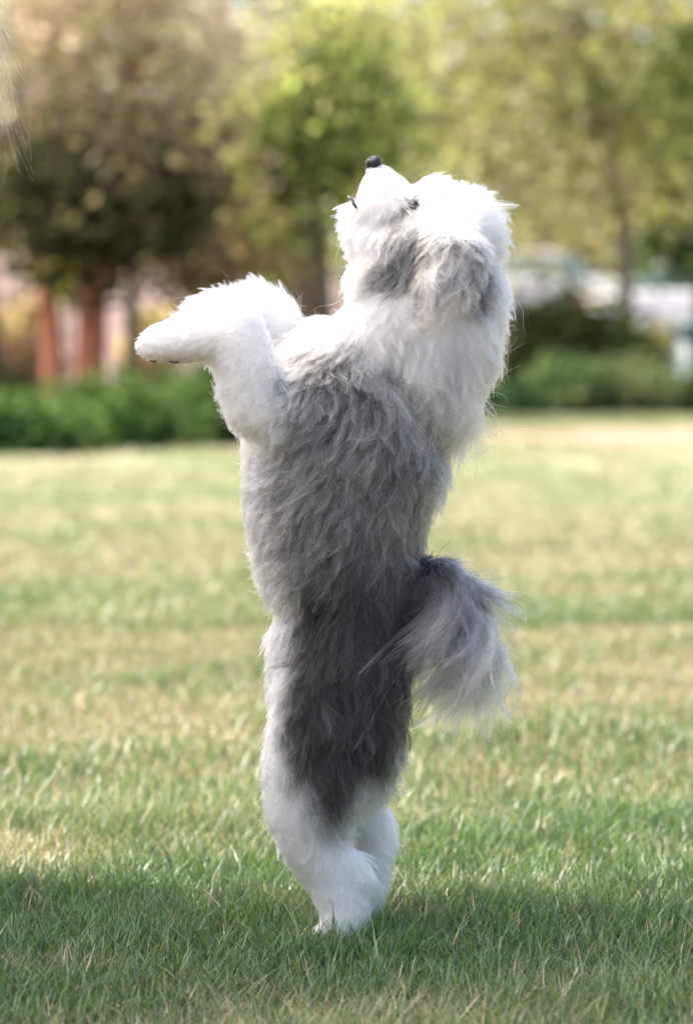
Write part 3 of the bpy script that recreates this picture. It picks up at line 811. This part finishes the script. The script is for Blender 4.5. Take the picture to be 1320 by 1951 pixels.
NPTS = 9
def grow(n, seed, zone=None):
    """numpy fur: returns (n,NPTS,3) points, (n,NPTS,3) colours, radii"""
    r = np.random.default_rng(seed)
    body_me.calc_loop_triangles()
    T = np.zeros(len(body_me.loop_triangles) * 3, dtype=np.int32); body_me.loop_triangles.foreach_get('vertices', T); T = T.reshape(-1, 3)
    a, b, c = BV[T[:, 0]], BV[T[:, 1]], BV[T[:, 2]]
    area = np.linalg.norm(np.cross(b - a, c - a), axis=1)
    cz = (a + b + c)[:, :] / 3
    td, tt, _ = tail_info(cz)
    area = area * np.where(td < 38, 3.3, 1.0)
    def sample(m):
        ti = r.choice(len(T), m, p=area / area.sum())
        u = np.sqrt(r.random(m)); v = r.random(m)
        w0, w1, w2 = (1 - u)[:, None], (u * (1 - v))[:, None], (u * v)[:, None]
        p = w0 * a[ti] + w1 * b[ti] + w2 * c[ti]
        nn = unit(w0 * BN[T[ti, 0]] + w1 * BN[T[ti, 1]] + w2 * BN[T[ti, 2]])
        return p, nn
    nclump = 16500
    cp, cn = sample(nclump)
    sp, sn = sample(n)
    kd = kdtree.KDTree(nclump)
    for i, q in enumerate(cp): kd.insert(q, i)
    kd.balance()
    ci = np.fromiter((kd.find(q)[1] for q in sp), dtype=np.int64, count=n)
    cvar = np.clip(r.normal(size=nclump) * .55, -1.3, 1.3)

    def shape(p, nn, jit, lj, ph):
        m = len(p)
        f = guide_field(p)
        d = np.stack([f[:, 0], np.zeros(m), -f[:, 1]], 1)
        L = f[:, 2] * S * lj
        lift, curl = f[:, 3], f[:, 4]
        ppx, ppz = p[:, 0] / S + CX, FEET - p[:, 2] / S
        near_eye = np.exp(-(((ppx - 782) ** 2 + (ppz - 394) ** 2) / 17 ** 2))
        L = L * (1 - .5 * near_eye)
        L = L * (1 + .3 * sstep(ppz, 690, 800) * (1 - sstep(ppz, 1480, 1580)) * sstep(ppx, 520, 600))
        L = L * (1 - .25 * sstep(ppz, 1560, 1680))
        lift = lift * (1 - .2 * sstep(ppz, 690, 800) * (1 - sstep(ppz, 1480, 1580)))
        sw = np.stack([snoise(p, 14, 401, 2), snoise(p, 14, 402, 2) * .6, snoise(p, 14, 403, 2)], 1)
        d = unit(d) + .38 * sw * curl[:, None] + jit
        t = d - nn * np.sum(d * nn, axis=1)[:, None]
        t = unit(t + nn * .02)
        side = np.cross(nn, t)
        td, tt, tan = tail_info(p)
        istail = sstep(-td, -42, -30) * (tt > .04)
        tl = np.interp(tt, [0, .15, .4, .7, 1], [44, 78, 110, 118, 108]) * S * lj
        L = L * (1 - istail) + tl * istail
        px = p[:, 0] / S + CX
        out = np.zeros((m, NPTS, 3))
        s1 = np.linspace(0, 1, NPTS)
        grav = np.array([0, 0, -1.0])
        tsw = np.stack([snoise(p, 34, 411, 2) * .8, snoise(p, 34, 412, 2), .5 * snoise(p, 34, 413, 2)], 1)
        for k, s in enumerate(s1):
            up = lift * s * (1 - .45 * s)
            al = .35 * s + .65 * s * s + .25 * s * (1 - s)
            wv = curl * .12 * np.sin(s * 7.5 + ph) * s ** .7
            q = nn * up[:, None] + t * al + side * wv[:, None] + nn * (wv * .5)[:, None]
            gq = (nn * (.5 * s * (1 - .45 * s)) + (tan * .30 + np.array([.02, 0, 0])) * (s * (1 - .5 * s)) + grav * (.85 * s * s) + tsw * (.7 * s * s) + np.array([-.40, 0, .05]) * s ** 3
                  + side * (.2 * np.sin(s * 5.5 + ph) * s)[:, None] + nn * (.12 * np.sin(s * 6.5 + ph * 1.7) * s)[:, None] + jit * (.45 * s))
            out[:, k] = p + L[:, None] * (q * (1 - istail)[:, None] + gq * istail[:, None])
        return out, istail, tt, L
    cpts, _, _, _ = shape(cp, cn, r.normal(size=(nclump, 3)) * .24, np.exp(r.normal(size=nclump) * .2), r.random(nclump) * 6.28)
    jitter = r.normal(size=(n, 3)) * .2
    lj = np.exp(r.normal(size=n) * .24)
    stray = r.random(n) < .06
    far_stray = r.random(n) < .006
    far_stray &= tail_info(sp)[0] > 60
    lj = np.where(far_stray, lj * 1.3, np.minimum(lj, 1.5))
    jitter[stray] *= 2.6
    stray |= far_stray
    ph = r.random(n) * 6.28
    pts, istail, tt, L = shape(sp, sn, jitter, lj, ph)
    cs = np.clip(.86 + .12 * istail + .14 * r.normal(size=n), 0, .97) * ~stray
    px = sp[:, 0] / S + CX; py = FEET - sp[:, 2] / S
    s1 = np.linspace(0, 1, NPTS)
    off = sp - cp[ci]
    for k, s in enumerate(s1):
        w = (cs * s ** 1.3)[:, None]
        tgt = cpts[ci, k] + off * .16
        pts[:, k] = pts[:, k] * (1 - w) + tgt * w
    pts[:, :, 2] = np.maximum(pts[:, :, 2], .002)
    mid = pts[:, 5].copy(); mid[:, 1] = sp[:, 1]
    mid = mid * (1 - istail)[:, None] + sp * istail[:, None]
    c0, c1 = coat(mid, cvar[ci] + .25 * r.normal(size=n), istail, tt)
    sv = np.where((c0.mean(1) < .6), np.exp(r.normal(size=n) * np.clip(.45 + 6 * (.09 - c0.mean(1)), .45, .9)), 1 - .12 * r.random(n))[:, None]
    c0 = np.clip(c0 * sv, .005, .95); c1 = np.clip(c1 * sv, .006, .95)
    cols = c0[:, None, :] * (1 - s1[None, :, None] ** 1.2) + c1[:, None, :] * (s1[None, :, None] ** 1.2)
    rad = .00017 * np.exp(r.normal(size=n) * .2)[:, None] * (1 - .82 * s1[None, :] ** 1.5)
    return pts, cols, rad

def curves_object(name, pts, cols, rad, mat, parent, **props):
    n, k, _ = pts.shape
    cu = bpy.data.hair_curves.new(name)
    cu.add_curves([k] * n)
    cu.attributes['position'].data.foreach_set('vector', np.ascontiguousarray(pts, dtype=np.float32).ravel())
    ra = cu.attributes.get('radius') or cu.attributes.new('radius', 'FLOAT', 'POINT')
    ra.data.foreach_set('value', np.ascontiguousarray(rad, dtype=np.float32).ravel())
    ca = cu.attributes.new('col', 'FLOAT_COLOR', 'POINT')
    c4 = np.ones((n * k, 4), dtype=np.float32); c4[:, :3] = cols.reshape(-1, 3)
    ca.data.foreach_set('color', c4.ravel())
    return child(name, cu, mat, parent, **props)

def hair_mat(name, rough=.35, coatw=0.0):
    m = bpy.data.materials.new(name); m.use_nodes = True
    nt = m.node_tree; nt.nodes.clear()
    out = nt.nodes.new('ShaderNodeOutputMaterial')
    at = nt.nodes.new('ShaderNodeAttribute'); at.attribute_name = 'col'
    h = nt.nodes.new('ShaderNodeBsdfHairPrincipled')
    h.model = 'CHIANG'
    h.parametrization = 'COLOR'
    nt.links.new(at.outputs['Color'], h.inputs['Color'])
    h.inputs['Roughness'].default_value = rough
    h.inputs['Radial Roughness'].default_value = .45
    h.inputs['Coat'].default_value = coatw
    h.inputs['IOR'].default_value = 1.38
    h.inputs['Random Roughness'].default_value = .2
    nt.links.new(h.outputs[0], out.inputs['Surface'])
    return m

def skin_mat():
    m, nt, b = new_mat('skin')
    at = nt.nodes.new('ShaderNodeAttribute'); at.attribute_name = 'col'
    nt.links.new(at.outputs['Color'], b.inputs['Base Color'])
    b.inputs['Roughness'].default_value = .9
    b.inputs['Specular IOR Level'].default_value = .1
    return m

def build_dog():
    base = P(665, 1797, 0)
    d = root('dog', base, 'fluffy grey and white dog standing upright on its hind legs on the lawn', 'dog')
    td, tt, _ = tail_info(BV)
    ist = sstep(-td, -42, -30) * (tt > .04)
    c0, c1 = coat(BV, np.zeros(len(BV)), ist, tt)
    a = body_me.attributes.new('col', 'FLOAT_COLOR', 'POINT')
    c4 = np.ones((len(BV), 4), dtype=np.float32); c4[:, :3] = c0 * .9
    a.data.foreach_set('color', c4.ravel())
    child('body', body_me, skin_mat(), d)
    pts, cols, rad = grow(340000, 500)
    curves_object('fur', pts, cols, rad, hair_mat('fur'), d)
    # nose leather: rounded wedge with two nostrils
    M_NOSE = flat_mat('nose_leather', (.012, .012, .015), .28, .3, 900, .25)
    M_EYE = flat_mat('eye_dark', (.012, .009, .008), .06, .1, 60)
    M_LIP = flat_mat('lip_dark', (.02, .016, .018), .35, .3, 400, .2)
    M_PAD = flat_mat('paw_pad', (.13, .07, .045), .75, .4, 300, .4)
    M_TOOTH = flat_mat('tooth', (.75, .72, .64), .25, .05, 300)
    def blob(name, c, axes, rads, mat, shape_fn=None, parent=d, sub=4):
        bm = bmesh.new(); bmesh.ops.create_icosphere(bm, subdivisions=sub, radius=1)
        ax = [Vector(v).normalized() for v in axes]
        for v in bm.verts:
            q = v.co.copy()
            if shape_fn: q = shape_fn(q)
            v.co = Vector(c) + ax[0] * q.x * rads[0] + ax[1] * q.y * rads[1] + ax[2] * q.z * rads[2]
        bmesh.ops.recalc_face_normals(bm, faces=bm.faces)
        me = bpy.data.meshes.new(name); bm.to_mesh(me); bm.free()
        me.polygons.foreach_set('use_smooth', np.ones(len(me.polygons), dtype=bool))
        return child(name, me, mat, parent)
    fwd = Vector((-.42, 0, .9)); upv = Vector((.9, 0, .42)); lat = Vector((0, -1, 0))
    def nose_shape(q):
        q = q.copy()
        for s in (-1, 1):
            dd = (q - Vector((.78, s * .48, .05))).length
            q.x -= .5 * math.exp(-(dd / .26) ** 2)
        gdd = abs(q.y)
        if q.x > 0: q.x -= .10 * math.exp(-(gdd / .09) ** 2)
        q.y *= 1.0 + .22 * q.z
        return q
    blob('nose', P(712, 315, 0), (fwd, lat, upv), (15 * S, 19 * S, 16.5 * S), M_NOSE, nose_shape, sub=5)
    for s in (-1, 1):
        blob('eye', P(787, 399, s * 50), (Vector((0, s, 0)), Vector((1, 0, 0)), Vector((0, 0, 1))), (11 * S, 11 * S, 11 * S), M_EYE)
    # lips: dark rim of the slightly open mouth, with a few lower teeth
    for s in (-1, 1):
        v = tube([P(663, 386, s * 5), P(667, 381, s * 15), P(672, 386, s * 24), P(674, 394, s * 31), P(680, 402, s * 36)], [1.2 * S, 2.8 * S, 3 * S, 3 * S, 1.5 * S], 8)
        child('lip', tubes_mesh('lip', [v]), M_LIP, d)
    for dep in (-12, -5, 5, 12):
        v = tube([P(668, 388, dep), P(664, 376, dep)], [2.6 * S, 1.0 * S], 6)
        child('tooth', tubes_mesh('tooth', [v]), M_TOOTH, d)
    # pads under the near forepaw and the far one
    for (px, py, dep) in ((302, 690, -110), (322, 692, -96), (340, 692, -116), (366, 687, -106)):
        blob('paw_pad', P(px, py - 7, dep), (Vector((1, 0, -.1)), lat, Vector((0, 0, 1))), (12 * S, 10 * S, 8 * S), M_PAD, sub=3)
build_dog()


# ------------------------------------------------------------------ the person kneeling beside the dog; only hair reaches into view
def build_person():
    global SPH
    px, py = -.93, .06
    t = root('person', (px, py, 0), 'person at the left edge, only frizzy light brown hair in view', 'person')
    M_SKIN = flat_mat('person_skin', (.46, .27, .19), .55, .08, 60)
    M_SHIRT = flat_mat('cloth_shirt', (.16, .17, .19), .9, .2, 160, .3)
    M_JEANS = flat_mat('cloth_jeans', (.05, .075, .13), .9, .25, 220, .3)
    def ch(pts, out, step=.012):
        for a, b in zip(pts[:-1], pts[1:]):
            a, b = np.array(a, float), np.array(b, float)
            n = max(2, int(np.linalg.norm(a[:3] - b[:3]) / step))
            for i in range(n + 1):
                q = a + (b - a) * i / n
                w = q[4] if len(q) > 4 else q[3]
                out.append(((q[0], q[1] + py, q[2]), (q[3], w, q[3])))
    legs, torso, skin = [], [], []
    for s in (-1, 1):
        ch([(-.98, s * .09, .27, .10), (-.80, s * .12, .19, .088), (-.60, s * .13, .085, .062)], legs, .03)
        ch([(-.60, s * .13, .075, .06), (-.85, s * .11, .075, .06), (-1.10, s * .10, .07, .042)], legs, .03)
        ch([(-1.10, s * .10, .06, .036), (-1.22, s * .10, .035, .03)], skin)
        sh = (-.70, s * .18, .86); el = (-.84, s * .25, .60); wr = (-.70, s * .17, .36)
        ch([(*sh, .058), (*el, .044), (-.75, s * .20, .45, .037)], torso, .025)
        ch([(*el, .036), (*wr, .026)], skin)
        ch([(*wr, .026, .032), (-.655, s * .155, .315, .02, .036)], skin, .008)
        for k, ln in enumerate((.062, .07, .066, .052)):
            oy = s * (.155 + (.028 - .019 * k))
            ch([(-.655, oy, .312, .009), (-.655 + ln * .55, oy, .292, .0085), (-.655 + ln, oy, .262, .007)], skin, .005)
        ch([(-.68, s * .13, .33, .012), (-.655, s * .105, .31, .01), (-.635, s * .095, .29, .008)], skin, .005)
    ch([(-.99, 0, .30, .125, .165), (-.90, 0, .48, .105, .14), (-.80, 0, .68, .12, .165), (-.72, 0, .84, .10, .16), (-.68, 0, .90, .065, .09)], torso, .03)
    ch([(-.69, 0, .90, .055), (-.635, 0, 1.02, .052)], skin)
    ch([(-.60, 0, 1.13, .098, .078), (-.565, 0, 1.12, .095, .076)], skin)
    ch([(-.55, 0, 1.07, .06, .055), (-.525, 0, 1.035, .035, .035)], skin)
    ch([(-.468, 0, 1.125, .012), (-.448, 0, 1.09, .015)], skin, .006)
    ch([(-.475, -.022, 1.055, .008), (-.472, .022, 1.055, .008)], skin, .006)
    for s in (-1, 1):
        ch([(-.60, s * .08, 1.12, .024, .01), (-.598, s * .082, 1.085, .014, .009)], skin, .008)
    torso_in = [(c_, tuple(.82 * q for q in r_)) for c_, r_ in torso + legs]
    child('body', remeshed(skin + torso_in, .0055, 4, 'body'), M_SKIN, t)
    child('shirt', remeshed(torso, .011, 5, 'shirt'), M_SHIRT, t)
    child('trousers', remeshed(legs, .011, 5, 'trousers'), M_JEANS, t)
    for s in (-1, 1):
        bm = bmesh.new(); bmesh.ops.create_icosphere(bm, subdivisions=3, radius=.012)
        bmesh.ops.translate(bm, verts=bm.verts, vec=(-.482, py + s * .032, 1.12))
        me = bpy.data.meshes.new('eye'); bm.to_mesh(me); bm.free()
        child('eye', me, flat_mat('person_eye', (.05, .035, .025), .1, .1, 50), t)
    # long frizzy hair falling forward from the bowed head
    r = np.random.default_rng(808)
    n, k = 9000, 14
    th = r.random(n) * 6.283; ph = np.arccos(1 - r.random(n) * 1.15)
    d = np.stack([np.sin(ph) * np.cos(th), np.sin(ph) * np.sin(th), np.cos(ph)], 1)
    keep = ~((d[:, 0] > .55) & (np.abs(d[:, 1]) < .55) & (d[:, 2] < .55))
    d = d[keep]; n = len(d)
    c = np.array([-.596, py, 1.13])
    p0 = c + d * np.array([.112, .086, .105])
    L = .36 * (.72 + .36 * r.random(n))
    s1 = np.linspace(0, 1, k)
    pts = np.zeros((n, k, 3))
    out = d.copy(); out[:, 2] *= .2
    fr = r.random(n) * .8 + .2
    f1, f2 = r.random(n) * 6.28, r.random(n) * 6.28
    fq = 14 + 12 * r.random(n)
    for i, s in enumerate(s1):
        q = p0 + out * (.085 * np.sqrt(s) + .02 * s)[None] + np.array([.075 * s, 0, 0]) * (.5 + d[:, :1])
        q[:, 2] -= L * (s ** 1.15)
        amp = .007 * fr * min(1, s * 2.2)
        q[:, 0] += amp * np.sin(fq * s + f1) + .012 * s * r.normal(size=n) * (r.random(n) < .12)
        q[:, 1] += amp * np.cos(fq * s + f2)
        pts[:, i] = q
    base = np.array([.26, .15, .085]) * np.exp(r.normal(size=(n, 1)) * .25)
    cols = np.repeat(np.clip(base, .02, .8)[:, None, :], k, 1)
    rad = .00011 * np.ones((n, 1)) * (1 - .6 * s1[None, :])
    curves_object('hair', pts, cols, rad, hair_mat('person_hair', .3), t)
build_person()
